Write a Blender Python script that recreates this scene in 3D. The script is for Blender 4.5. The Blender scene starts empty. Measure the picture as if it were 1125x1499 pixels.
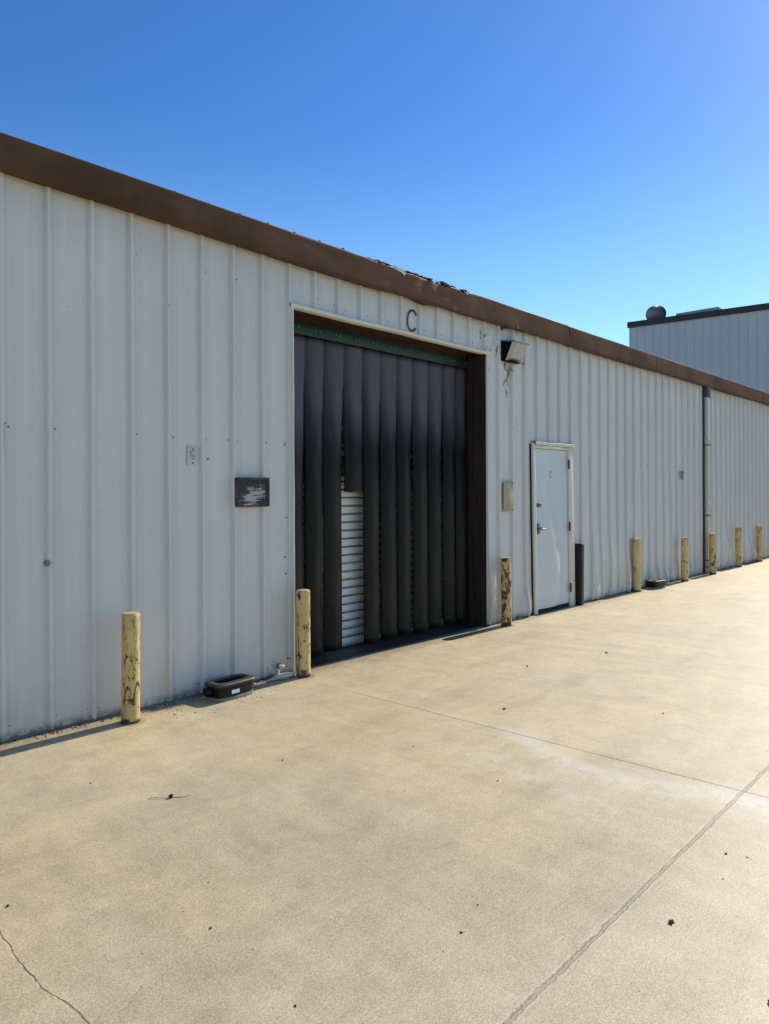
import bpy, math, random
from mathutils import Vector, noise, Matrix
random.seed(7)
sc = bpy.context.scene
C = bpy.data.collections.new('yard'); sc.collection.children.link(C)
R = math.radians
W = 5.06            # outer face of the corrugated wall (y)
PITCH = 0.3048      # rib spacing
RIB0 = 2.143        # one rib centre

# ------------------------------------------------------------------ camera
CAM = Vector((0, 0, 1.62))
YAW = R(42.384); ROLL = 0.005
Fd = Vector((math.cos(YAW), math.sin(YAW), 0)); R0 = Vector((math.sin(YAW), -math.cos(YAW), 0)); U0 = Vector((0, 0, 1))
Rv = R0*math.cos(ROLL) - U0*math.sin(ROLL); Uv = U0*math.cos(ROLL) + R0*math.sin(ROLL)
cd = bpy.data.cameras.new('camera'); cam = bpy.data.objects.new('camera', cd); C.objects.link(cam)
m = Matrix((Rv, Uv, -Fd)).transposed().to_4x4(); m.translation = CAM; cam.matrix_world = m
cd.sensor_fit = 'HORIZONTAL'; cd.sensor_width = 36; cd.lens = 1070/1125*36; cd.shift_y = -28.5/1125
cd.clip_start = 0.05; cd.clip_end = 2000
sc.camera = cam

# ------------------------------------------------------------------ light
SE, SA = R(35.6), R(-0.85)
S = Vector((math.cos(SE)*math.cos(SA), math.cos(SE)*math.sin(SA), math.sin(SE)))
ld = bpy.data.lights.new('sun', 'SUN'); ld.energy = 5.0; ld.angle = R(0.5); ld.color = (1.0, 0.90, 0.74)
sun = bpy.data.objects.new('sun', ld); C.objects.link(sun); sun.rotation_euler = (-S).to_track_quat('-Z', 'Y').to_euler()
sun.location = (0, 0, 30)
w = bpy.data.worlds.new('World'); sc.world = w; w.use_nodes = True
nt = w.node_tree; bg = nt.nodes['Background']
sky = nt.nodes.new('ShaderNodeTexSky'); sky.sky_type = 'NISHITA'; sky.sun_disc = False
sky.sun_elevation = SE; sky.sun_rotation = R(90) - SA
sky.altitude = 0; sky.air_density = 1.0; sky.dust_density = 0.22; sky.ozone_density = 2.2
hs = nt.nodes.new('ShaderNodeHueSaturation'); hs.inputs['Saturation'].default_value = 1.25
nt.links.new(sky.outputs[0], hs.inputs['Color']); gn = nt.nodes.new('ShaderNodeMix'); gn.data_type = 'RGBA'; gn.blend_type = 'MULTIPLY'; gn.inputs[0].default_value = 1
gn.inputs[7].default_value = (0.97, 1.23, 1.60, 1)       # white balance of the phone picture
nt.links.new(hs.outputs[0], gn.inputs[6])
tc = nt.nodes.new('ShaderNodeTexCoord'); sz_ = nt.nodes.new('ShaderNodeSeparateXYZ'); nt.links.new(tc.outputs['Generated'], sz_.inputs[0])
mr = nt.nodes.new('ShaderNodeMapRange'); mr.interpolation_type = 'SMOOTHSTEP'; nt.links.new(sz_.outputs[2], mr.inputs[0])
mr.inputs[1].default_value = .05; mr.inputs[2].default_value = .47; mr.inputs[3].default_value = 1; mr.inputs[4].default_value = 0
hz = nt.nodes.new('ShaderNodeMix'); hz.data_type = 'RGBA'; hz.blend_type = 'ADD'; nt.links.new(mr.outputs[0], hz.inputs[0])   # pale haze low in the sky
nt.links.new(gn.outputs[2], hz.inputs[6]); hz.inputs[7].default_value = (2.2, 3.4, 1.6, 1); nt.links.new(hz.outputs[2], bg.inputs[0]); bg.inputs[1].default_value = 0.095
sc.view_settings.view_transform = 'Standard'; sc.view_settings.look = 'None'; sc.view_settings.exposure = 0

# ------------------------------------------------------------------ shader helper
class X:
    """a socket or a constant with arithmetic"""
    def __init__(s, g, v): s.g = g; s.v = v
    def _m(s, op, *a, clamp=False):
        n = s.g.t.nodes.new('ShaderNodeMath'); n.operation = op; n.use_clamp = clamp
        for i, q in enumerate((s,)+a):
            q = q.v if isinstance(q, X) else q
            if isinstance(q, (int, float)): n.inputs[i].default_value = q
            else: s.g.t.links.new(q, n.inputs[i])
        return X(s.g, n.outputs[0])
    def __add__(s, o): return s._m('ADD', o)
    __radd__ = __add__
    def __sub__(s, o): return s._m('SUBTRACT', o)
    def __rsub__(s, o): return X(s.g, o)._m('SUBTRACT', s)
    def __mul__(s, o): return s._m('MULTIPLY', o)
    __rmul__ = __mul__
    def __truediv__(s, o): return s._m('DIVIDE', o)
    def abs(s): return s._m('ABSOLUTE')
    def max(s, o): return s._m('MAXIMUM', o)
    def min(s, o): return s._m('MINIMUM', o)
    def clamp(s): return s._m('ADD', 0.0, clamp=True)
    def exp(s): return s._m('EXPONENT')
    def wrap(s, lo, hi): return s._m('WRAP', hi, lo)
    def ramp(s, a, b):            # smoothstep from a to b (a may exceed b)
        n = s.g.t.nodes.new('ShaderNodeMapRange'); n.interpolation_type = 'SMOOTHSTEP'
        s.g.t.links.new(s.v, n.inputs[0])
        if a <= b: n.inputs[1].default_value = a; n.inputs[2].default_value = b; n.inputs[3].default_value = 0; n.inputs[4].default_value = 1
        else: n.inputs[1].default_value = b; n.inputs[2].default_value = a; n.inputs[3].default_value = 1; n.inputs[4].default_value = 0
        return X(s.g, n.outputs[0])

class G:
    def __init__(s, name):
        s.m = bpy.data.materials.new(name); s.m.use_nodes = True; s.t = s.m.node_tree
        s.b = s.t.nodes['Principled BSDF']
        geo = s.t.nodes.new('ShaderNodeNewGeometry'); s.pos = geo.outputs['Position']
        sep = s.t.nodes.new('ShaderNodeSeparateXYZ'); s.t.links.new(s.pos, sep.inputs[0])
        s.x, s.y, s.z = (X(s, sep.outputs[i]) for i in range(3))
    def noise(s, scale, detail=4, rough=0.55, sx=1, sy=1, sz=1, off=0, dist=0):
        mp = s.t.nodes.new('ShaderNodeMapping'); s.t.links.new(s.pos, mp.inputs[0])
        mp.inputs['Scale'].default_value = (sx, sy, sz); mp.inputs['Location'].default_value = (off, off*.7, off*.3)
        n = s.t.nodes.new('ShaderNodeTexNoise'); s.t.links.new(mp.outputs[0], n.inputs['Vector'])
        n.inputs['Scale'].default_value = scale; n.inputs['Detail'].default_value = detail; n.inputs['Roughness'].default_value = rough
        n.inputs['Distortion'].default_value = dist
        return X(s, n.outputs[0])
    def voro(s, scale, feature='F1', sx=1, sy=1, sz=1):
        mp = s.t.nodes.new('ShaderNodeMapping'); s.t.links.new(s.pos, mp.inputs[0]); mp.inputs['Scale'].default_value = (sx, sy, sz)
        n = s.t.nodes.new('ShaderNodeTexVoronoi'); n.feature = feature; s.t.links.new(mp.outputs[0], n.inputs['Vector']); n.inputs['Scale'].default_value = scale
        return X(s, n.outputs['Distance'])
    def _c(s, sock, v):
        if isinstance(v, X): s.t.links.new(v.v, sock)
        elif isinstance(v, bpy.types.NodeSocket): s.t.links.new(v, sock)
        elif isinstance(v, tuple): sock.default_value = (*v[:3], 1)
        else: sock.default_value = v
    def mix(s, a, b, f, mode='MIX'):
        n = s.t.nodes.new('ShaderNodeMix'); n.data_type = 'RGBA'; n.blend_type = mode
        s._c(n.inputs[0], f); s._c(n.inputs[6], a); s._c(n.inputs[7], b); return n.outputs[2]
    def val(s, col, f):           # multiply a colour by a value
        n = s.t.nodes.new('ShaderNodeVectorMath'); n.operation = 'SCALE'
        if isinstance(col, tuple): n.inputs[0].default_value = col[:3]
        else: s.t.links.new(col, n.inputs[0])
        s._c(n.inputs['Scale'], f); return n.outputs[0]
    def out(s, col, rough=0.6, bump=None, dist=0.002, metal=0.0, spec=0.5):
        s._c(s.b.inputs['Base Color'], col); s._c(s.b.inputs['Roughness'], rough); s._c(s.b.inputs['Metallic'], metal)
        s._c(s.b.inputs['Specular IOR Level'], spec)
        if bump is not None:
            n = s.t.nodes.new('ShaderNodeBump'); n.inputs['Distance'].default_value = dist; n.inputs['Strength'].default_value = 1
            s.t.links.new(bump.v, n.inputs['Height']); s.t.links.new(n.outputs[0], s.b.inputs['Normal'])
        return s.m

M = {}
def gauss(v, wd): return (v*v*(-1.0/(wd*wd))).exp()

def concrete():
    g = G('concrete')
    big = g.noise(0.55, 5, .6); mid = g.noise(2.3, 6, .62, off=9); fine = g.noise(60, 4, .7, off=3); grain = g.noise(230, 3, .8)
    fan = g.noise(14, 4, .7, sx=1.3, sy=.8, off=93)
    g150 = g.noise(120, 3, .75, off=71)
    swp = g.noise(1.1, 6, .65, sx=.5, sy=2.0, off=5)
    swx = g.noise(2.6, 7, .7, sx=2.2, sy=.35, off=31)
    v = 0.97 + g.x.ramp(1.6, 6.5)*.16 + (big-.5)*0.42 + (mid-.5)*0.40 + (fine-.5)*0.65 + (grain-.5)*1.6 + (g150-.5)*1.6 + (swp-.5)*0.36 + (swx-.5)*.42 + (fan-.5)*.30  # slab painted paler along x for the glare towards the sun
    col = g.mix((.565, .462, .272), (.540, .450, .290), g.noise(.9, 4, .6, off=20).ramp(.35, .65))
    col = g.val(col, v)
    ck = g.voro(26, 'DISTANCE_TO_EDGE').ramp(.035, .0)*g.noise(2.2, 4, .6, off=160).ramp(.45, .62); col = g.mix(col, (.24, .19, .13), ck*.22)
    pt = g.noise(4.2, 9, .78, off=150, dist=.4).ramp(.47, .56); pt2 = g.noise(1.7, 8, .75, sx=.6, sy=1.7, off=170, dist=.3).ramp(.50, .57)
    col = g.val(col, 1.045 - pt*.085 - pt2*.075)
    # pale sand speckles and small dark pits
    pits = g.noise(95, 2, .5, off=40).ramp(.68, .75)*.5
    pale = g.noise(110, 2, .5, off=60).ramp(.62, .74)*.6
    col = g.mix(col, (.10, .08, .05), pits); col = g.mix(col, (.82, .74, .56), pale)
    # chalky bloom beside the cross joint
    yy = g.y
    cx = 3.93 + gauss(yy-1.2, .35)*.20 + gauss(yy-2.75, .45)*.30
    nz = g.noise(7, 6, .7, off=11)
    bl = gauss(g.x-cx+(nz-.5)*.26, .12)*yy.ramp(3.1, 2.5)*yy.ramp(-.4, .9)*nz.ramp(.25, .6)
    cx2 = 3.50 + gauss(yy-2.6, .7)*.24
    bl2 = gauss(g.x-cx2+(nz-.5)*.28, .11)*yy.ramp(2.9, 2.5)*yy.ramp(1.45, 1.75)*nz.ramp(.35, .65)*.55
    bl3 = gauss(g.x-4.05+(nz-.5)*.5, .30)*gauss(yy-.75, .42)*nz.ramp(.3, .7)*.7
    bloom = (bl*.75 + bl2 + bl3).clamp()
    col = g.mix(col, (.78, .75, .68), bloom*.62)
    # thin scratches / scuffs
    sc1 = g.noise(1.7, 3, .5, sx=.3, sy=9, off=2, dist=.6); scr = ((sc1-.5).abs()).ramp(.006, .0)*g.noise(1.3, 2, .5, off=77).ramp(.50, .60)*.3
    sc2 = g.noise(1.2, 3, .5, sx=7, sy=.5, off=52, dist=.8); scr2 = ((sc2-.5).abs()).ramp(.005, .0)*g.noise(.9, 2, .5, off=17).ramp(.5, .6)*.16
    col = g.mix(col, (.22, .18, .12), scr)
    col = g.mix(col, (.72, .64, .48), scr2*1.6)
    spk = g.noise(33, 2, .5, off=140).ramp(.745, .765); col = g.mix(col, (.10, .08, .055), spk*.7)
    # joints: clean saw cut across (every 3.1 m) and a rougher one parallel to the wall
    w1 = (g.noise(4, 3, .6, off=1)-.5)*.05 + (g.noise(30, 3, .6)-.5)*.006
    dj = (g.x - 4.205 + w1*.35).wrap(-1.53, 1.53).abs()
    fade = g.noise(1.2, 3, .6, off=33).ramp(.25, .55)*.5+.5
    near = gauss(g.x-4.205, .8); j1 = g.x.ramp(2.6, 2.7)*(dj.ramp(.0062, .0028)*(near*.75+.25)*fade*yy.ramp(5.0, 3.4))
    rg = g.noise(22, 5, .75, off=8)
    w2 = (g.noise(9, 4, .7, off=4)-.5)*.022 + (g.noise(45, 3, .7)-.5)*.014
    dy = ((yy - 1.236 + w2).wrap(-3.1, 3.1)).abs()
    jw = dy - (rg-.45)*.016
    j2 = jw.ramp(.0125, .007)*.62
    j2c = (((yy - 1.240 + w2*1.5).wrap(-3.1, 3.1)).abs()).ramp(.0035, .0015)*g.noise(14, 3, .6, off=19).ramp(.38, .5)*.8
    # old wandering crack near the camera
    w3 = (g.noise(2.2, 3, .55, off=14)-.5)*.14+(g.noise(17, 3, .6, off=15)-.5)*.022
    dc = (g.x - 1.02 + w3).abs(); cr = dc.ramp(.0055, .002)*yy.ramp(3.3, 2.9)*(g.noise(9, 3, .6, off=77).ramp(.3, .55)*.4+.25)
    crk = j1.max(j2*.85).max(j2c).max(cr)
    col = g.mix(col, (.16, .125, .085), (j1.max(j2c).max(cr)*.85))
    col = g.mix(col, g.val((.30, .25, .18), g.noise(70, 4, .8, off=3)+.5), j2*(g.noise(5, 4, .7, off=90).ramp(.3, .6)*.45+.45))
    lip = jw.ramp(.024, .013)*jw.ramp(.006, .012)*g.noise(12, 4, .7, off=120).ramp(.4, .6); col = g.mix(col, (.72, .63, .46), lip*.5)
    # rusty rings where the posts meet the slab
    for bx, by in ((2.62, 4.84), (4.29, 4.89), (7.54, 4.89), (9.6, 5.0), (11.5, 4.98), (13.35, 4.9), (14.8, 4.9), (16.6, 4.95), (18.2, 4.97)):
        ex = g.x-bx; ey = g.y-by; d_ = ex*ex+ey*ey+(mid-.5)*.012
        col = g.mix(col, (.17, .10, .055), d_.ramp(.016, .004)*.6)
    # dirt gathered at the foot of the wall
    dn = g.noise(6, 6, .75, off=6)
    dirt = (yy+(dn-.5)*.5).ramp(4.72, 5.02)
    col = g.mix(col, g.val((.23, .17, .10), g.noise(90, 3, .8)+.55), dirt*.55)
    dn2 = g.noise(9, 6, .8, off=61).ramp(.56, .62)*g.noise(60, 3, .8).ramp(.45, .6)*yy.ramp(3.9, 4.8)
    col = g.mix(col, (.12, .085, .05), dn2*.6)
    # shade inside the bay opening, painted into the slab colour
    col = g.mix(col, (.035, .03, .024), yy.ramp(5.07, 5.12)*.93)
    # faint stains
    st = g.noise(1.6, 4, .6, off=88).ramp(.60, .72)*.22
    col = g.mix(col, (.28, .235, .20), st)
    h = fine*.35 + grain*.5 + mid*.8 - crk*3.0 - pits*1.5
    return g.out(col, .52, h, .0018, spec=.65)
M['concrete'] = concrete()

def wall_paint(name='wall_paint', base=(.665, .64, .595), far=False):
    g = G(name)
    st = g.noise(1.0, 5, .65, sx=38, sy=1, sz=.35); st2 = g.noise(1.0, 3, .5, sx=120, sy=1, sz=.1, off=4)
    big = g.noise(.8, 4, .6, off=2); pan = g.noise(1.0, 1, .5, sx=1.1, sy=1, sz=.03, off=70)
    v = 1.0 + (st-.5)*.13 + (st2-.5)*.10 + (big-.5)*.16 + (pan-.5)*.16
    col = g.val(base, v)
    if not far:
        # yellowing and grime towards the bottom
        gr = g.z.ramp(.55, .0)*g.noise(3.5, 6, .7, sz=.4, off=12).ramp(.35, .7)
        col = g.mix(col, (.42, .36, .26), gr*.45)
        up = (g.z+(g.noise(1, 4, .6, sx=14, sz=.5, off=22)-.5)*.6).ramp(3.35, 3.66)
        col = g.mix(col, (.50, .47, .40), up*.35)
        dirt = g.z.ramp(.09, .015)*g.noise(14, 5, .7).ramp(.35, .6)
        col = g.mix(col, (.10, .075, .05), dirt*.8)
        # flaked paint and rust around the lamp and over the bay
        reg = gauss(g.x-7.55, .75)*g.z.ramp(3.05, 3.35)
        reg2 = gauss(g.x-7.84, .085)*g.z.ramp(2.35, 3.1)*g.z.ramp(3.27, 3.2)
        ch = g.noise(16, 5, .7, sz=.45, off=5)
        flakes = ((ch + reg*.085 + reg2*.16 - .66)).ramp(.0, .015)
        col = g.mix(col, (.11, .06, .04), flakes*(reg+reg2*1.3).clamp().ramp(.12, .4)*.85)
        col = g.mix(col, (.42, .29, .17), reg2*g.noise(8, 4, .6, off=9).ramp(.4, .6)*.4)
        sp = g.noise(23, 3, .6, off=44).ramp(.755, .775); col = g.mix(col, (.14, .09, .06), sp*.8)
        scf = g.noise(3.0, 4, .6, sx=1, sz=5, off=91, dist=.8); sm = (scf-.5).abs().ramp(.006, .0)*g.noise(1.6, 2, .5, off=66).ramp(.56, .64)
        col = g.mix(col, (.33, .33, .33), sm*.35)
        # rusty screw run at the left
        sx_ = g.x-2.131; sz2 = g.z-1.152; sd = (sx_*sx_+sz2*sz2*.6+(g.noise(60, 4, .8)-.5)*.0012).ramp(.0006, .0001); col = g.mix(col, (.12, .10, .09), sd*.8)
        rr = gauss(g.x-1.853, .008)*g.z.ramp(1.75, 2.05)*g.z.ramp(2.10, 2.08)
        col = g.mix(col, (.40, .25, .12), rr*.6)
    if not far:
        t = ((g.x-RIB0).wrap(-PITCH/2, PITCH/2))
        gl = gauss(t+.029, .015)*(g.x.ramp(6.5, 9)*.22+.12) + gauss(t-.038, .005)*.14  # shaded rib flanks painted into the colour, strongest on the left slope
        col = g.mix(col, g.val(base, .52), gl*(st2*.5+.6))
    h = st*.25 + st2*.25 + big*.5
    return g.out(col, .42, h, .0012, spec=.4)
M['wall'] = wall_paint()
M['far_wall'] = wall_paint('far_wall_paint', (.62, .58, .55), True)

def simple(name, col, rough=.6, vary=.25, scale=8, bumpd=.001, metal=0, spec=.5, sx=1, sy=1, sz=1, fine=60):
    g = G(name); a = g.noise(scale, 5, .65, sx, sy, sz); b = g.noise(fine, 3, .7, off=3)
    c = g.val(col, 1.0+(a-.5)*vary*2+(b-.5)*vary)
    return g.out(c, rough, a*.6+b*.5, bumpd, metal, spec)
def brown_trim():
    g = G('brown_trim')
    a = g.noise(.9, 5, .6, sz=.4); b = g.noise(9, 6, .7, sx=.5); st = g.noise(1, 4, .6, sx=2.2, sz=14, off=4)
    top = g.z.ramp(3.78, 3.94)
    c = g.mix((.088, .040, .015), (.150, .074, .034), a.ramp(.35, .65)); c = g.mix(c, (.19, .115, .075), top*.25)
    c = g.val(c, 1+(b-.5)*.35+(st-.5)*.18)
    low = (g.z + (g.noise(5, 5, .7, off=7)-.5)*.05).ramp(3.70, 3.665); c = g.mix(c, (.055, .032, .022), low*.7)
    # pale horizontal scratches
    lz = (g.z.wrap(.0, .045)-.02).abs().ramp(.006, .002)*gauss(g.x-12.2, .28)*g.z.ramp(3.74, 3.76)*g.noise(6, 3, .6).ramp(.3, .5)
    c = g.mix(c, (.42, .30, .22), lz*.8)
    return g.out(g.val(c, g.x.ramp(1.5, 9)*.5+.8), .6, b*.6+a, .0015, spec=.15)  # stronger light towards the far end painted into the trim colour
M['brown'] = brown_trim()
M['trim'] = simple('cream_trim', (.66, .63, .55), .45, .14, 5)
M['door'] = simple('door_paint', (.63, .65, .65), .38, .10, 2.5, .0015)
M['cream'] = simple('bare_cream_metal', (.62, .52, .40), .5, .2)
M['green'] = simple('green_rail_paint', (.003, .028, .013), .5, .25, 20)
M['bolt'] = simple('dull_bolt', (.16, .17, .14), .5, .2, metal=.4)
M['screw'] = simple('dark_screw', (.10, .10, .11), .6, .2)
M['black'] = simple('black_plastic', (.004, .004, .005), .42, .3, 20, spec=.3)
M['blackrough'] = simple('black_roofing', (.008, .008, .009), .9, .4, 30, spec=.1)
M['rim'] = simple('sky_sheen_black_plastic', (.030, .029, .027), .5, .3, 20)  # lighter than the body: sky reflected on the top is painted in
M['paver'] = simple('paver_grey', (.22, .20, .17), .85, .25, 20)
M['label'] = simple('white_label', (.72, .74, .76), .5, .1)
M['notice'] = simple('notice_card', (.58, .57, .50), .5, .08)
M['ink'] = simple('ink', (.16, .16, .15), .7, .1)
M['fade_ink'] = simple('faded_ink', (.34, .30, .19), .7, .1)
M['steel'] = simple('tarnished_steel', (.20, .18, .14), .45, .3, 30, metal=.6)
M['rust'] = simple('rust', (.13, .045, .025), .8, .5, 40)
M['darkhole'] = simple('dark_gap', (.012, .012, .014), .9, .1)
M['housing'] = simple('lamp_housing', (.004, .004, .007), .6, .2, spec=.15)
M['brow'] = simple('lamp_brow', (.24, .26, .30), .4, .2, metal=.3)
M['c_paint'] = simple('letter_paint', (.055, .035, .035), .7, .2, 40)
M['pebble'] = simple('pebble', (.016, .014, .012), .8, .4, 90)
M['rubble'] = simple('rubble_stone', (.42, .36, .27), .85, .4, 60)
M['litter'] = simple('dry_litter', (.085, .058, .033), .9, .6, 60)
M['pipe'] = simple('drainpipe_paint', (.52, .50, .44), .5, .18, 6)
M['pipe_dark'] = simple('drainpipe_dark', (.045, .062, .068), .5, .2, 6)
def rollm():
    g = G('roller_door_paint'); ln = ((g.z-.01).wrap(0, .086)-.008).abs().ramp(.014, .004); n = g.noise(5, 5, .7)  # blue-dark slat shadow lines painted into the door colour
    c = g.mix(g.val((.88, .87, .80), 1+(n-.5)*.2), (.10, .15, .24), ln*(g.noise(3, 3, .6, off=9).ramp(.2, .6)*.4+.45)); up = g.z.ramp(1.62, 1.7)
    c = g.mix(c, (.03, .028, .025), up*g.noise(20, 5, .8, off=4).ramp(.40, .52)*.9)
    return g.out(c, .45, n, .001)
M['roll'] = rollm()
M['yellow_plaque'] = None
def ypl():
    g = G('yellowed_plaque'); a = g.noise(9, 5, .6, off=3)
    c = g.mix((.43, .40, .20), (.42, .33, .24), a.ramp(.4, .6)); return g.out(g.val(c, 1+(g.noise(40, 3, .6)-.5)*.2), .55, a, .0005)
M['yellow_plaque'] = ypl()

def bollard_paint():
    g = G('bollard_paint')
    a = g.noise(4, 4, .6); b = g.noise(17, 5, .62, sz=.5, off=8, dist=.9); c2 = g.noise(9, 5, .65, sz=.35, off=31, dist=1.2)
    col = g.mix((.72, .53, .225), (.62, .44, .165), a.ramp(.35, .65)); col = g.val(col, 1+(g.noise(60, 3, .6)-.5)*.14)
    pale = g.noise(7, 3, .6, sz=.3, off=44).ramp(.5, .65); col = g.mix(col, (.70, .56, .29), pale*.4)
    zb = g.z.ramp(.14, .0)*.075 + g.z.ramp(.66, .82)*.045
    wr = g.noise(1.3, 2, .5, off=15)*.10-.042 + gauss(g.x-7.5, .4)*.085 + gauss(g.x-4.25, .5)*.02 + gauss(g.x-11.5, .5)*-.06     # some posts are more worn than others
    ch = (b + zb + wr - .60).ramp(.0, .012); veins = (c2-.5).abs().ramp(.012, .004)*(g.noise(3, 2, .5, off=3)+wr).ramp(.52, .6)
    r = (ch + veins*.9).clamp()
    foot = (g.z+(g.noise(20, 4, .7)-.5)*.06).ramp(.035, .015)
    halo = (b + zb + wr - .55).ramp(.0, .04)*.35
    col = g.mix(col, (.38, .22, .08), halo)
    rc = g.val(g.mix((.07, .025, .015), (.13, .055, .03), g.noise(50, 3, .6).ramp(.4, .6)), 1.0)
    col = g.mix(col, rc, r.max(foot))
    return g.out(col, .55, (1-r.max(foot))*1.0+g.noise(90, 3, .6)*.1, .0012, spec=.4)
M['bollard'] = bollard_paint()
M['cap'] = simple('cap_rusty_pink', (.50, .34, .20), .7, .3, 30)
def dark_post():
    g = G('dark_post'); a = g.noise(10, 5, .7, sz=.4)
    return g.out(g.val(g.mix((.009, .004, .0035), (.020, .008, .006), a.ramp(.4, .65)), 1+(g.noise(70, 3, .6)-.5)*.5), .6, a, .001)
M['dark_post'] = dark_post()
def weathered():
    g = G('weathered_board')
    s_ = g.noise(1, 6, .75, sx=7, sy=1, sz=60, dist=.6); b = g.noise(7, 5, .7, off=3)
    cen = gauss(g.x-3.84, .13)*gauss(g.z-1.60, .10)
    f = (s_*.6 + b*.4 + cen*.16 - .595).ramp(.0, .06)
    c = g.mix((.030, .026, .026), (.060, .050, .045), g.noise(30, 4, .7).ramp(.4, .6)); c = g.mix(c, (.42, .41, .42), f)
    return g.out(c, .8, s_, .003)
M['board'] = weathered()
def wood():
    g = G('dark_wood'); s_ = g.noise(1, 6, .7, sx=14, sy=25, sz=1.2, dist=.5)
    c = g.mix((.012, .006, .004), (.040, .022, .012), s_.ramp(.35, .65)); return g.out(c, .8, s_, .002)
M['wood'] = wood()
def wood2():
    g = G('header_wood'); s_ = g.noise(1, 6, .7, sx=1.5, sy=30, sz=30, dist=.5)
    c = g.mix((.026, .007, .004), (.055, .024, .012), s_.ramp(.35, .65)); return g.out(c, .8, s_, .002)
M['wood2'] = wood2()
def vinyl():
    g = G('curtain_vinyl')
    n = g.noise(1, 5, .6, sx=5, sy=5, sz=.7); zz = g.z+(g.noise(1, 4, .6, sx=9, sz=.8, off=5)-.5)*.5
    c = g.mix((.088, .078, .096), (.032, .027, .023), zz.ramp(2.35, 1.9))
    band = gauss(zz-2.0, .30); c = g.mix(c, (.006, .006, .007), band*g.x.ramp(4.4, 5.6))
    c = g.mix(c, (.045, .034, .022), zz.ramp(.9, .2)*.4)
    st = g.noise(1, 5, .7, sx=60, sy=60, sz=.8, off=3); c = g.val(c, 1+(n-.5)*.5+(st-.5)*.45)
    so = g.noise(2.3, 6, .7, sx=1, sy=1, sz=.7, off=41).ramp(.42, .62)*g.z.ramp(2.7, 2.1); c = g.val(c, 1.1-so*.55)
    at = g.t.nodes.new('ShaderNodeAttribute'); at.attribute_name = 'fold_shade'; fo = X(g, at.outputs['Fac'])
    c = g.val(c, (fo+(n-.5)*.3+g.z.ramp(2.0, 3.0)*.25).ramp(.0, .8)*.9+.12)  # shaded left edge of each strip painted into the vinyl colour
    return g.out(c, .5, n*.7+st*.3, .002, spec=.22)
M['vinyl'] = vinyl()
def glassy():
    g = G('lamp_glass'); n = g.noise(30, 3, .6)
    m_ = g.out(g.mix((.80, .77, .62), (.66, .65, .58), n.ramp(.4, .6)), .18, (g.x.wrap(0, .012)-.006).abs()*60+n, .002, spec=.7)
    g.b.inputs['Transmission Weight'].default_value = .35
    return m_
M['lamp_glass'] = glassy()
M['vent'] = simple('vent_metal', (.30, .27, .28), .5, .2, 10, metal=.3)
M['skylight'] = simple('skylight_grey', (.30, .35, .33), .6, .1)

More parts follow.
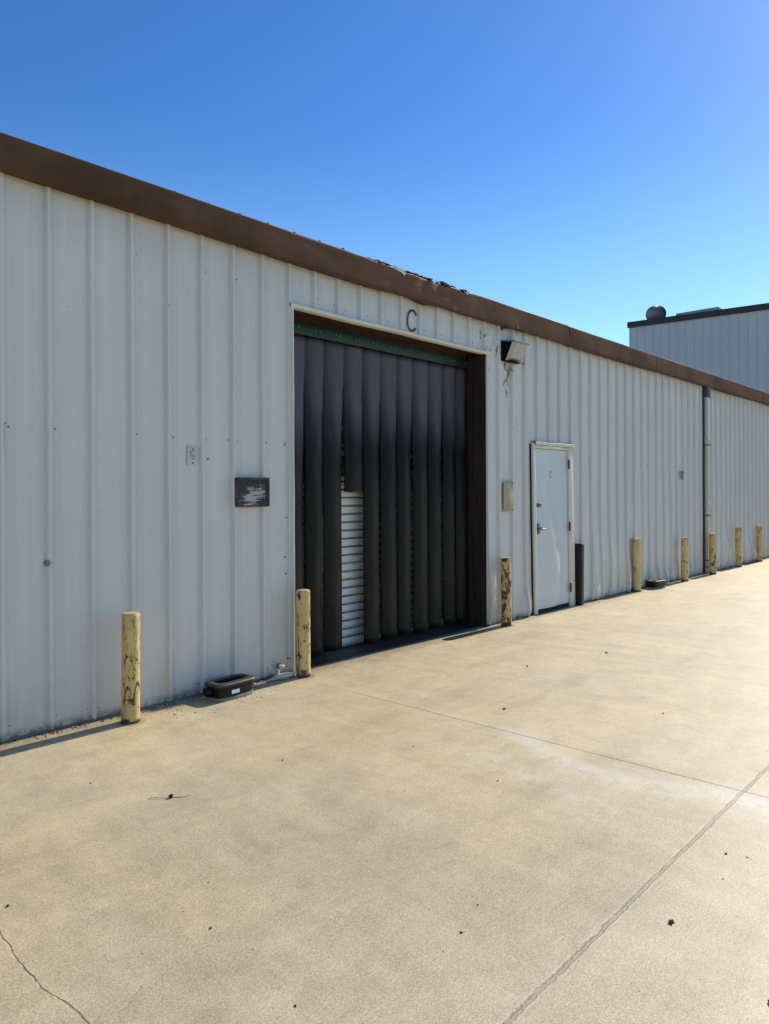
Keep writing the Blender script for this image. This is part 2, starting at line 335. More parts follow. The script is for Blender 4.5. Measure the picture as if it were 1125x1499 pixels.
# ------------------------------------------------------------------ object helpers
def tag(o, label=None, cat=None, group=None, kind=None):
    if label: o['label'] = label
    if cat: o['category'] = cat
    if group: o['group'] = group
    if kind: o['kind'] = kind
    return o
def empty(name, loc=(0, 0, 0), rz=0, **k):
    o = bpy.data.objects.new(name, None); o.location = loc; o.rotation_euler = (0, 0, rz); o.empty_display_size = .1
    C.objects.link(o); return tag(o, **k)
class MB:
    def __init__(s): s.v = []; s.f = []; s.mi = []
    def add(s, vs, fs, mi=0):
        n = len(s.v); s.v += [tuple(p) for p in vs]; s.f += [tuple(n+i for i in f) for f in fs]; s.mi += [mi]*len(fs); return s
    def box(s, x0, x1, y0, y1, z0, z1, mi=0, bev=0.0):
        if bev <= 0:
            vs = [(x, y, z) for x in (x0, x1) for y in (y0, y1) for z in (z0, z1)]
            return s.add(vs, [(0, 1, 3, 2), (4, 6, 7, 5), (0, 4, 5, 1), (2, 3, 7, 6), (0, 2, 6, 4), (1, 5, 7, 3)], mi)
        import bmesh
        bm = bmesh.new(); bmesh.ops.create_cube(bm, size=1)
        for v in bm.verts: v.co = Vector(((x0+x1)/2+v.co.x*(x1-x0), (y0+y1)/2+v.co.y*(y1-y0), (z0+z1)/2+v.co.z*(z1-z0)))
        bmesh.ops.bevel(bm, geom=bm.edges[:], offset=bev, segments=2, affect='EDGES', profile=.5)
        bm.verts.index_update(); s.add([v.co[:] for v in bm.verts], [[v.index for v in f.verts] for f in bm.faces], mi); bm.free(); return s
    def tube(s, p, q, r, n=12, r2=None, cap=True, mi=0):
        p = Vector(p); q = Vector(q); d = (q-p).normalized(); a = d.orthogonal().normalized(); b = d.cross(a); r2 = r if r2 is None else r2
        vs = []
        for c, rr in ((p, r), (q, r2)):
            vs += [c+(a*math.cos(t*2*math.pi/n)+b*math.sin(t*2*math.pi/n))*rr for t in range(n)]
        fs = [(i, (i+1) % n, n+(i+1) % n, n+i) for i in range(n)]
        if cap: fs += [tuple(range(n))[::-1], tuple(range(n, 2*n))]
        return s.add(vs, fs, mi)
    def lathe(s, prof, n=24, c=(0, 0, 0), wob=None, mi=0):
        vs = []
        for k, (r, z) in enumerate(prof):
            for i in range(n):
                t = 2*math.pi*i/n; rr = r*(1+(wob(t, z) if wob else 0)); vs.append((c[0]+rr*math.cos(t), c[1]+rr*math.sin(t), c[2]+z))
        fs = [(k*n+i, k*n+(i+1) % n, (k+1)*n+(i+1) % n, (k+1)*n+i) for k in range(len(prof)-1) for i in range(n)]
        fs += [tuple(range(n))[::-1], tuple((len(prof)-1)*n+i for i in range(n))]
        return s.add(vs, fs, mi)
    def grid(s, pts, mi=0):       # rows of points
        n = len(pts[0]); vs = [p for r in pts for p in r]
        return s.add(vs, [(j*n+i, j*n+i+1, (j+1)*n+i+1, (j+1)*n+i) for j in range(len(pts)-1) for i in range(n-1)], mi)
    def build(s, name, mats, parent=None, smooth=True, ang=30, **k):
        me = bpy.data.meshes.new(name); me.from_pydata(s.v, [], s.f)
        for q in (mats if isinstance(mats, (list, tuple)) else [mats]): me.materials.append(q)
        for p, i in zip(me.polygons, s.mi): p.material_index = i
        import bmesh
        bm = bmesh.new(); bm.from_mesh(me); bmesh.ops.remove_doubles(bm, verts=bm.verts, dist=1e-5)
        if k.pop('fixn', True): bmesh.ops.recalc_face_normals(bm, faces=bm.faces)
        bm.to_mesh(me); bm.free()
        if smooth:
            for p in me.polygons: p.use_smooth = True
            me.set_sharp_from_angle(angle=R(ang))
        me.update()
        o = bpy.data.objects.new(name, me); C.objects.link(o)
        if parent: o.parent = parent
        return tag(o, **k)
def blob(mb, c, r, seed, flat=.6, n=7, mi=0, squash=(1, 1)):
    """an irregular stone"""
    rings = 5; vs = []
    for k in range(rings+1):
        ph = math.pi*k/rings
        for i in range(n):
            t = 2*math.pi*i/n; d = Vector((math.sin(ph)*math.cos(t), math.sin(ph)*math.sin(t), math.cos(ph)))
            q = r*(1+.75*(noise.noise(d*1.4+Vector((seed*3.7, seed, 0)))))
            vs.append((c[0]+d.x*q*squash[0], c[1]+d.y*q*squash[1], c[2]+d.z*q*flat))
    fs = [(k*n+i, k*n+(i+1) % n, (k+1)*n+(i+1) % n, (k+1)*n+i) for k in range(rings) for i in range(n)]
    mb.add(vs, fs, mi)

# ------------------------------------------------------------------ ground
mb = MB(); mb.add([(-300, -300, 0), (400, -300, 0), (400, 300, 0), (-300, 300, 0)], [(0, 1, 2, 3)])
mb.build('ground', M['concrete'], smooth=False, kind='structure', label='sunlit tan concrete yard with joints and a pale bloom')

# ------------------------------------------------------------------ warehouse
WB = empty('warehouse_building', (0, W, 0), label='long low off-white corrugated metal warehouse with brown eave trim and bay C', cat='building')
def P(mb, name, mats, parent=None, **k):
    """a part of the warehouse, geometry given in world space"""
    o = mb.build(name, mats, None, **k)
    me = o.data
    par = parent or WB
    base = Vector(par['base']) if 'base' in par else par.matrix_world.translation
    off = Vector(WB.location) if parent is None else Vector(BASE[parent.name])
    for v in me.vertices: v.co -= off
    o.parent = par; BASE[o.name] = off
    return o
BASE = {}
# opening and door hole
OX0, OX1, OZ = 4.30, 7.325, 3.30
DX0, DX1, DZ = 8.40, 9.50, 2.235
XL, XR = -5.0, 25.0
def rib_y(x):
    t = (x-RIB0+PITCH/2) % PITCH - PITCH/2; a = abs(t)
    hr = .029 if x < 7 else .034; ho = .026 if x < 7 else .035
    if a < .012: return hr
    if a < ho: return hr*(ho-a)/(ho-.012)
    q = abs(a-.1016*0.93)
    if q < .012: return .0028*(1-q/.012)
    return 0
DENTS = [  # x, z, half width x, half width z, depth outward
    (7.47, .42, .05, .38, .050), (8.19, .12, .09, .18, .055), (10.12, .52, .16, .50, .050), (10.18, .10, .12, .18, .05), (10.68, .45, .14, .50, .040),
    (11.30, .2, .12, .32, .045), (12.52, .17, .07, .13, .060), (12.80, .08, .07, .16, .060), (12.30, .1, .08, .12, .05), (13.2, .15, .12, .2, .05), (13.9, .12, .1, .15, .05),
    (13.05, .9, .30, .8, .022), (16.10, .40, .10, .33, .070), (16.45, .20, .10, .22, .070), (16.9, .12, .10, .14, .06), (17.6, .3, .12, .3, .06), (18.1, .16, .12, .2, .065),
    (13.6, 2.25, .10, .22, .02), (13.6, 2.05, .03, .05, -.03), (2.30, 3.47, .05, .02, -.014), (4.0, 3.45, .04, .03, -.012), (3.64, 3.42, .03, .05, -.012), (2.131, 1.15, .03, .03, -.022),
    (9.85, 2.6, .12, .18, -.012), (3.60, 1.0, .10, .5, .008), (2.9, .55, .05, .6, .006), (15.6, 1.5, .4, .5, .02), (11.9, 1.1, .12, .8, .02), (9.95, 1.0, .10, .7, .018)]
def wall_pt(x, z):
    y = rib_y(x)
    y += (.0035+.004*min(1, max(0, (x-7.4)/.5)))*noise.noise(Vector((x*2.4, z*.7, 3))) + (.0022+.002*min(1, max(0, (x-7.4)/.5)))*noise.noise(Vector((x*7, z*1.9, 9)))
    xx = x + .006*noise.noise(Vector((x*3, z*1.1, 20)))*min(1, z)*min(1, (3.9-z))
    for (cx, cz, wx, wz, a) in DENTS:
        dx = (x-cx)/(wx if a < .04 else (wx*.5 if x < cx else wx*1.9)); dz = (z-cz)/wz
        if abs(dx) < 3 and abs(dz) < 3: y += a*math.exp(-dx*dx-dz*dz)*(1+.35*noise.noise(Vector((x*25, z*6, 1))))
    return (xx, W - y, z)
xs = set()
k = math.floor((XL-RIB0)/PITCH)
while RIB0+k*PITCH < XR+.2:
    c = RIB0+k*PITCH
    ho = .026 if c < 7 else .035
    for o in (-ho, -.012, .012, ho, .0825, .0945, .1065, .126, .1524, .1788, .1983, .2103, .2223, .25): xs.add(round(c+o, 4))
    k += 1
xs |= {XL, XR, OX0, OX1, DX0, DX1}
xs = sorted(x for x in xs if XL <= x <= XR)
zs = sorted(set([.018, .05, OZ, DZ, 3.75] + [round(.1+i*.088, 3) for i in range(41)])); zs = [z for z in zs if z <= 3.75]
def hole(x, z): return (OX0 < x < OX1 and z < OZ) or (DX0 < x < DX1 and z < DZ)
idx = {}; mb = MB()
for i, x in enumerate(xs):
    for j, z in enumerate(zs):
        idx[i, j] = len(mb.v)
        px, py, pz = wall_pt(x, z)
        if x in (OX0, OX1, DX0, DX1): px = x
        mb.v.append((px, py, pz))
for i in range(len(xs)-1):
    for j in range(len(zs)-1):
        if not hole((xs[i]+xs[i+1])/2, (zs[j]+zs[j+1])/2):
            mb.f.append((idx[i, j], idx[i+1, j], idx[i+1, j+1], idx[i, j+1])); mb.mi.append(0)
# screw heads: rows beside each rib
rs = random.Random(3)
def screw(x, z, r=.0055, mi=1):
    if hole(x, z) or hole(x, z+.05): return
    y = wall_pt(x, z)[1]
    mb.tube((x, y-.005, z), (x, y+.004, z), r, 8, mi=mi)
k = 0
for k in range(-22, 76):
    c = RIB0+k*PITCH
    for z, pr in ((2.065, .95), (3.42, .35), (.09, .8), (1.02, .0)):
        for dx in (-.045, .045):
            if rs.random() < pr*(1 if dx > 0 else .55): screw(c+dx, z+rs.uniform(-.012, .012), rs.choice([.0032, .0042, .0055]))
    if rs.random() < .25: screw(c+rs.choice([0, .045]), rs.uniform(.4, 3.4), .005)
for x, z in ((1.853, 2.085), (4.22, 2.05), (4.22, 1.05), (4.23, .9), (4.245, .14), (4.26, .14), (3.42, 1.90), (4.24, 1.40)): screw(x, z, .008)
for x in (5.0, 5.3, 5.6, 6.2, 6.5, 6.8, 7.1): screw(x, 3.385, .0045)
mb.build('wall', [M['wall'], M['screw']], None, fixn=False, ang=24).parent = None
wall = C.objects['wall']
for v in wall.data.vertices: v.co.y -= W
wall.parent = WB; wall['label'] = 'off-white ribbed metal wall sheeting with dents'
# ends, back, inner shell
mb = MB(); D2 = 19.0
mb.box(XL-.02, XL+.03, W+.01, D2, 0, 3.85).box(XR-.03, XR+.02, W+.01, D2, 0, 3.85).box(XL+.03, XR-.03, D2-.05, D2, 0, 3.85)
P(mb, 'rear_wall', M['wall'])
# roof: ribbed sheets running up from the eave
mb = MB(); rows = []
rx = []
k = math.floor((XL-RIB0)/PITCH)
while RIB0+k*PITCH < XR:
    c = RIB0+k*PITCH
    rx += [(c-.03, 0), (c-.014, .03), (c+.014, .03), (c+.03, 0)]; k += 1
for y, z in ((4.975, 3.902), (8, 4.03), (12, 4.2), (D2, 3.9)): rows.append([(x, y, z+h*(1 if 2.5 < x < 5.0 or y > 5 else .45)) for x, h in rx])
mb.grid(rows)
P(mb, 'roof', M['blackrough'], label='dark ribbed roof sheets showing just above the brown trim')
# eave trim
def fascia():
    mb = MB()
    def dist(x, z):      # battered zone over the bay
        a = math.exp(-((x-6.2)/.62)**2)
        top = -.022*a - .016*math.exp(-((x-5.72)/.10)**2) - .018*math.exp(-((x-6.30)/.07)**2) - .020*math.exp(-((x-6.84)/.09)**2)
        low = -.006*math.sin(x*1.3) + .020*math.exp(-((x-5.75)/.25)**2) - .022*math.exp(-((x-6.12)/.10)**2) + .012*math.exp(-((x-6.5)/.2)**2)
        t = (z-3.66)/.27; lf = min(1, max(0, (4.2-x)/2.4)); low += .052*lf; top += .012*lf
        return top*t + low*(1-t) + .006*noise.noise(Vector((x*.8, z, 0)))
    secs = [(XL-.05, 9.235), (9.262, 12.33), (12.333, 15.4), (15.403, 18.47), (18.473, 21.5), (21.503, XR+.05)]
    for si, (a, b) in enumerate(secs):
        n = max(2, int((b-a)/.04)); pts = []
        prof = [(5.045, 3.672), (5.00, 3.664), (4.964, 3.660), (4.958, 3.668)] + [(4.957-.0, 3.70+.2*q/5) for q in range(6)] + [(4.955, 3.921), (4.960, 3.930), (5.00, 3.934), (5.20, 3.938)]
        for i in range(n+1):
            x = a+(b-a)*i/n; row = []
            for (y, z) in prof:
                cr = .010*noise.noise(Vector((x*6, z*9, 4)))*math.exp(-((x-6.2)/.8)**2) + .003*noise.noise(Vector((x*1.7, z*4, 8)))
                slant = (3.93-z)*.28 if (si == 0 and abs(x-b) < 1e-6) or (si == 1 and abs(x-a) < 1e-6) else 0
                row.append((x+slant, y+cr+(.004 if si % 2 else 0), z+dist(x, z)-(.006 if si > 0 else 0)))
            pts.append(row)
        mb.grid(pts)
    return mb
P(fascia(), 'eave_trim', M['brown'], ang=35, fixn=False, label='brown metal eave trim, crumpled above the bay')
def torn(x, s, seed):
    mb = MB(); r = random.Random(seed)
    z = 3.912; y = 4.948
    mb.add([(x-.12*s, y+.004, z+.02), (x+.055*s, y-.004, z+.012), (x+.09*s, y-.008, z-.012), (x+.07*s, y-.010, z-.045*s), (x-.0*s, y-.004, z-.012)], [(0, 1, 4), (1, 2, 3, 4)])
    return mb
for i, (x, s) in enumerate(((5.66, 1.15), (6.30, .45), (6.80, .7))):
    P(torn(x, s, i), 'torn_flap', M['cream'], smooth=False, label='bent cream flap of bare metal on the torn eave trim')
mb = MB(); r = random.Random(5)
for x in [5.27, 5.40, 5.50, 5.53, 5.65, 5.70, 5.76, 5.83, 5.89, 5.95, 6.0, 6.06, 6.12, 6.2, 6.36, 6.42, 6.47, 6.60, 6.78, 6.83, 6.87]:
    mb = MB(); blob(mb, (x, 4.99, 3.912+r.uniform(0, .012)), r.uniform(.020, .038), x, .75, squash=(2.2, 1)); P(mb, 'loose_roofing', M['blackrough'], label='lump of black roofing curling over the eave trim')
for x in (3.074, 3.389, 3.689, 3.983, 4.284, 4.588, 4.89): mb = MB(); blob(mb, (x, 4.985, 3.932), .017, x, .9, squash=(1.3, 1)); P(mb, 'rib_closure', M['blackrough'])

# bay opening
mb = MB()
n = 40; pts = []
for i in range(n+1):
    x = 4.262+(7.435-4.262)*i/n; dz = .012*math.sin((x-4.2)*1.2)*0 + .005*noise.noise(Vector((x*2, 0, 0))) - .006*math.exp(-((x-5.0)/.3)**2)
    if x > 5.2: dz -= .004*(x-5.2)
    dz -= .034; pts.append([(x, 5.07, 3.360+dz), (x, 5.015, 3.357+dz), (x, 5.006, 3.350+dz), (x, 5.006, 3.324+dz), (x, 5.012, 3.318+dz), (x, 5.085, 3.320+dz)])
mb.grid(pts)
P(mb, 'bay_head_trim', M['trim'], fixn=False, ang=50, label='thin cream metal trim above the bay opening')
def jamb_trim(x, sgn, bend):
    mb = MB(); pts = []
    for j in range(41):
        z = .02+3.275*j/40; b = bend*(math.exp(-((z-.35)/.35)**2)*.035 + max(0, (3.3-z))/3.3*.03)
        wob = .003*noise.noise(Vector((x, z*3, 0)))
        by = bend*.018*math.exp(-((z-.4)/.3)**2)
        pts.append([(x+b+wob+sgn*a, y-by, z) for a, y in ((-.004, 5.10), (-.004, 5.06), (-.002, 5.012), (.012, 5.010), (.016, 5.020), (.016, 5.062))])
    mb.grid(pts); return mb
P(jamb_trim(OX0-.004, -1, 0), 'bay_jamb_trim', M['trim'], fixn=False, ang=50)
P(jamb_trim(OX1+.004, 1, 1), 'bay_jamb_trim', M['trim'], fixn=False, ang=50, label='cream trim bent outward at the foot of the bay')
mb = MB()
mb.box(7.306, 7.3205, 5.024, 5.20, 0, 3.29).box(7.292, 7.323, 5.206, 5.262, 0, 3.29).box(7.345, 7.42, 5.264, 5.42, 0, 3.29)
mb.box(7.36, 7.9, 5.42, 5.50, 0, 3.5)
P(mb, 'wood_jamb', M['wood'], smooth=False, label='dark stained timber lining of the bay')
mb = MB(); mb.box(4.2, 5.0, 5.30, 5.50, 0, 3.6).box(4.20, 4.296, 5.09, 5.30, 0, 3.29)
mb2 = MB(); mb2.box(4.302, 4.312, 5.09, 5.42, 0, 3.29)
P(mb2, 'wood_jamb', M['wood'], smooth=False)
mb = MB(); mb.box(4.30, 7.36, 5.09, 5.30, 3.303, 3.35).box(4.30, 7.36, 5.300, 5.36, 3.20, 3.50)
mb.box(4.30, 7.36, 5.09, 5.125, 3.278, 3.301)
P(mb, 'wood_header', M['wood2'], smooth=False, label='reddish brown timber header over the bay')
# closed roller door behind the curtain
mb = MB(); pts = []
z = .01
while z < 3.5:
    for dz, dy in ((0, 0), (.003, .024), (.016, .026), (.022, .006), (.045, -.006), (.080, -.002)): pts.append([(4.2, 5.475+dy, z+dz), (7.8, 5.475+dy, z+dz)])
    z += .086
mb.grid(pts)
P(mb, 'roller_door', M['roll'], fixn=False, ang=25, label='closed white roller door of horizontal slats behind the curtain')

# letter C above the bay
def stroke(mb, pts, wd, y0, mi=0):
    L = []; Rr = []
    for i, p in enumerate(pts):
        a = Vector(pts[max(0, i-1)]); b = Vector(pts[min(len(pts)-1, i+1)]); d = (b-a).normalized(); nn = Vector((-d.y, d.x))
        ww = wd*(1+.25*noise.noise(Vector((p[0]*60, p[1]*60, 0))))
        q = Vector(p); l = q+nn*ww/2; r_ = q-nn*ww/2; L.append((l.x, y0, l.y)); Rr.append((r_.x, y0, r_.y))
    mb.grid([L, Rr], mi)
mb = MB()
cp = [(6.045, 3.518), (6.036, 3.540), (6.015, 3.556), (5.985, 3.560), (5.955, 3.546), (5.932, 3.515), (5.920, 3.47), (5.918, 3.43), (5.926, 3.395), (5.945, 3.368), (5.972, 3.356), (6.000, 3.360), (6.022, 3.375), (6.036, 3.392)]
cp = [(5.978+(a-5.978)*1.12, 3.458+(b-3.458)*1.08) for a, b in cp]; stroke(mb, cp, .022, W-.0115)
P(mb, 'painted_letter', M['c_paint'], smooth=False, fixn=False, label='hand painted dark letter C above the bay')

# ------------------------------------------------------------------ personnel door (part of the building)
def sh(p): return (p[0]+(2.2-p[2])*.022, p[1], p[2])
def shear(mb): mb.v = [sh(p) for p in mb.v]; return mb
mb = MB()
mb.box(8.372, 8.440, 5.010, 5.12, .0, 2.262, bev=.004).box(9.335, 9.475, 5.018, 5.12, .0, 2.235, bev=.004)
mb.box(8.442, 9.333, 5.022, 5.12, 2.195, 2.235, bev=.003)
frame_base = shear(mb)
door = None
# leaf with a pushed-in bulge
def leaf():
    mb = MB(); nx, nz = 26, 50; front = []
    for j in range(nz+1):
        z = .055+(2.188-.055)*j/nz; row = []
        for i in range(nx+1):
            x = 8.446+(9.328-8.446)*i/nx; u = (x-8.446)/.88
            edge = .46+.20*math.exp(-((z-.55)/.55)**2)-.10*math.exp(-((z-1.9)/.5)**2)
            y = 5.045+.010*noise.noise(Vector((x*1.3, z*.8, 0)))*math.sin(u*math.pi)
            b = 1/(1+math.exp((u-edge)*16)); y -= .055*b*u*math.exp(-((z-.8)/1.0)**2)*2
            y -= .006*math.exp(-((x-8.47)/.03)**2-((z-1.13)/.12)**2)
            y += .004*noise.noise(Vector((x*4, z*3, 5)))
            row.append((x, y, z))
        front.append(row)
    mb.grid(front)
    mb.box(8.4465, 9.3275, 5.06, 5.085, .056, 2.187)
    # return edges
    for (a, b) in ((front[0], .06), (front[-1], .06)): mb.grid([a, [(p[0], 5.07, p[2]) for p in a]])
    for col_ in (0, nx): mb.grid([[r_[col_] for r_ in front], [(r_[col_][0], 5.07, r_[col_][2]) for r_ in front]])
    return shear(mb)
door = P(leaf(), 'door', M['door'], fixn=False, ang=40, label='dented white metal door with a small C, lever and rusty hinges')
P(frame_base, 'door_frame', M['trim'], door, ang=40)
mb = MB(); pts = []
for i in range(25):
    x = 8.415+(9.49-8.415)*i/24; dz = -.010*math.exp(-((x-8.78)/.1)**2)+.004*noise.noise(Vector((x*5, 0, 2)))
    pts.append([(x, 5.062, 2.292+dz), (x, 5.000, 2.286+dz), (x, 4.990, 2.278+dz), (x, 4.992, 2.248+dz), (x, 5.0, 2.240+dz*.5), (x, 5.02, 2.240)])
mb.grid(pts); P(mb, 'door_head_trim', M['trim'], door, fixn=False, ang=50)
mb = MB(); mb.box(8.358, 8.367, 5.036, 5.09, .0, 2.25); P(shear(mb), 'gap_strip', M['darkhole'], door, smooth=False)
mb = MB()
for a in (): pass
mb.box(8.46, 9.36, 5.035, 5.09, .003, .05); P(mb, 'threshold', M['darkhole'], door, smooth=False)
for z in (2.00, 1.13, .27):
    mb = MB(); mb.tube((9.334, 5.010, z-.065), (9.334, 5.010, z+.065), .011, 10).box(9.322, 9.352, 5.014, 5.022, z-.06, z+.06)
    P(shear(mb), 'hinge', M['rust'], door)
mb = MB(); mb.tube((8.50, 5.03, 1.44), (8.50, 4.985, 1.44), .028, 16, r2=.022); P(shear(mb), 'deadbolt', M['steel'], door)
mb = MB(); mb.box(8.478, 8.522, 5.012, 5.03, 1.06, 1.20, bev=.004)
mb.tube((8.50, 5.02, 1.13), (8.50, 4.965, 1.13), .012, 12).tube((8.50, 4.968, 1.13), (8.62, 4.962, 1.122), .0095, 10, r2=.007).tube((8.50, 5.01, 1.115), (8.50, 5.00, 1.16), .022, 12)
P(shear(mb), 'door_handle', M['steel'], door)
mb = MB(); stroke(mb, [(8.885, 1.888), (8.868, 1.897), (8.852, 1.885), (8.846, 1.86)], .009, 5.033); stroke(mb, [(8.846, 1.842), (8.852, 1.822), (8.868, 1.813), (8.880, 1.822)], .009, 5.033)
P(shear(mb), 'door_letter', M['c_paint'], door, smooth=False, fixn=False)
for (x, z, s) in ((8.452, 1.235, .020), (8.455, 1.20, .012), (8.452, .975, .022), (8.456, .93, .013), (8.458, 1.04, .012), (8.452, 1.17, .014)): mb = MB(); blob(mb, (x, 5.026, z), s*.6, z, 1.5, squash=(.8, .25)); P(shear(mb), 'paint_chip', M['rust'], door)
# foundation lip that shows as a pale line below the sheeting on the right
mb = MB(); mb.box(7.42, 8.37, 5.045, 5.10, 0, .016).box(9.6, XR, 5.048, 5.10, 0, .015).box(XL, 4.29, 5.062, 5.10, 0, .016)
P(mb, 'wall_sill', M['paver'], smooth=False)
# vertical sheet joint beside the drainpipe
mb = MB(); mb.box(14.80, 14.807, 5.040, 5.055, .02, 3.66); P(mb, 'wall_joint', M['darkhole'], smooth=False)

# ------------------------------------------------------------------ strip curtain
SCU = empty('strip_curtain', (0, 5.3, 0), label='dark grey vinyl strip curtain hanging from a green rail in the bay', cat='strip curtain'); BASE[SCU.name] = (0, 5.3, 0)
mb = MB(); mb.box(4.32, 7.335, 5.274, 5.286, 3.13, 3.238, bev=.002); rail = P(mb, 'rail', M['green'], SCU, ang=40)
x = 4.55
while x < 7.3:
    for dx in (-.026, .026):
        mb = MB(); mb.tube((x+dx, 5.275, 3.19), (x+dx, 5.262, 3.19), .0085, 8); P(mb, 'bolt', M['bolt'], rail)
    x += .272
def strip(x0, zb, wd, seed, zt=3.14, gapcurl=1.0):
    r_ = random.Random(seed); mb = MB(); front = []; nz = 46; nx = 12
    sway = r_.uniform(-.012, .012); tw = r_.uniform(-.4, .6)
    for j in range(nz+1):
        z = zt-(zt-zb)*j/nz; f = min(1, (zt-z)/1.3); f = f*f*(3-2*f); row = []
        ww = wd*(1-.10*f*gapcurl)
        for i in range(nx+1):
            u = i/nx
            x = x0-.015+ww*u + sway*f + .006*noise.noise(Vector((seed, z*1.2, 0)))*f
            dep = .078*(.22+.78*f)
            y = 5.352 - dep*math.sin(math.pi*(u*.86+.14))*(.75+.25*u) - .012*u + .010*(1-f)*0
            y += .006*noise.noise(Vector((seed*5, z*1.5, u*1.5)))*f + .010*f*tw*(u-.5) + .004*noise.noise(Vector((seed*9, z*7, u*3)))
            row.append((x, y, z + (.012*noise.noise(Vector((seed, u*2, 7))) if j == nz else 0)))
        front.append(row)
    mb.grid(front); return mb
tops = [4.17, 4.445, 4.721, 4.966, 5.248, 5.52, 5.798, 6.068, 6.333, 6.611, 6.883, 7.130]
for i, x0 in enumerate(tops):
    short = (i == 4)
    wd = (tops[i+1]-x0+.022) if i+1 < len(tops) else .235
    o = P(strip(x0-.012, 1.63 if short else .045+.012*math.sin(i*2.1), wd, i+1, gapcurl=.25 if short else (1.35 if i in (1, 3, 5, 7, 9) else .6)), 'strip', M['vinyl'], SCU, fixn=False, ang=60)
    at = o.data.attributes.new('fold_shade', 'FLOAT', 'POINT')
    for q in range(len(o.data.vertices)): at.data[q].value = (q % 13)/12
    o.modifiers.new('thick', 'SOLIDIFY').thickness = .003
    if short: o['label'] = 'torn short vinyl strip ending at head height'

# ------------------------------------------------------------------ bollards
def bollard(name_seed):
    r_ = random.Random(name_seed)
    root = empty('bollard'); h = 1.0
    return root
PR = .0625
def make_bollard(h, seed):
    root = empty('bollard')
    mb = MB(); prof = [(PR*1.03, .0), (PR*1.02, .02)] + [(PR, .03+(h-.045)*q/14) for q in range(15)] + [(PR*.985, h-.006), (PR*.93, h)]
    mb.lathe(prof, 28, wob=lambda t, z: .012*noise.noise(Vector((math.cos(t), math.sin(t), z*4+seed*7))))
    a = mb.build('pipe', M['bollard'], root, ang=50)
    mb = MB(); mb.lathe([(PR*.90, h-.004), (PR*.90, h+.003), (PR*.55, h+.006), (PR*.1, h+.007)], 24, wob=lambda t, z: .03*noise.noise(Vector((math.cos(t)*2, math.sin(t)*2, seed))))
    mb.build('cap', M['cap'], root, ang=50)
    return root
BOL = [(2.59, 4.79, .77, 'worn cream-yellow bollard nearest the camera, its long shadow running out of frame'),
       (4.25, 4.85, .76, 'cream-yellow bollard in front of the left edge of the strip curtain'),
       (7.49, 4.86, .82, 'heavily rusted yellow bollard between the bay and the yellowed plaque'),
       (11.46, 4.95, .85, 'smooth yellow bollard immediately left of the far black bait box'),
       (13.31, 4.87, .78, 'yellow bollard with a rust stripe between the far bait box and the drainpipe'),
       (14.76, 4.865, .785, 'yellow bollard standing at the foot of the drainpipe'),
       (16.54, 4.92, .84, 'second bollard from the right frame edge, beyond the drainpipe'),
       (18.11, 4.94, .81, 'farthest yellow bollard in the row, by the right frame edge')]
for i, (bx, by, h, lb) in enumerate(BOL):
    b = make_bollard(h, i+1); d = Vector((bx, by, 0)).normalized()*PR
    b.location = (bx+d.x, by+d.y, 0); b.rotation_euler = (R((0.3, -.2, .2, .4, -.3, 0, .3, -.2)[i]), R((.2, -.3, .1, .2, .5, -.2, .4, .3)[i]), i*1.3)
    tag(b, lb, 'bollard', 'yellow steel bollards in a row along the wall')
# square dark post by the door
root = empty('steel_post', (9.60, 5.00, 0), label='black-brown square steel post just right of the white door', cat='post'); root.rotation_euler = (R(.5), R(.9), R(8))
mb = MB(); mb.box(-.05, .05, -.05, .05, 0, .87, bev=.006); mb.build('tube', M['dark_post'], root, ang=50)
mb = MB(); mb.box(-.042, .042, -.042, .042, .868, .876, bev=.002); mb.build('cap', M['dark_post'], root, ang=50)

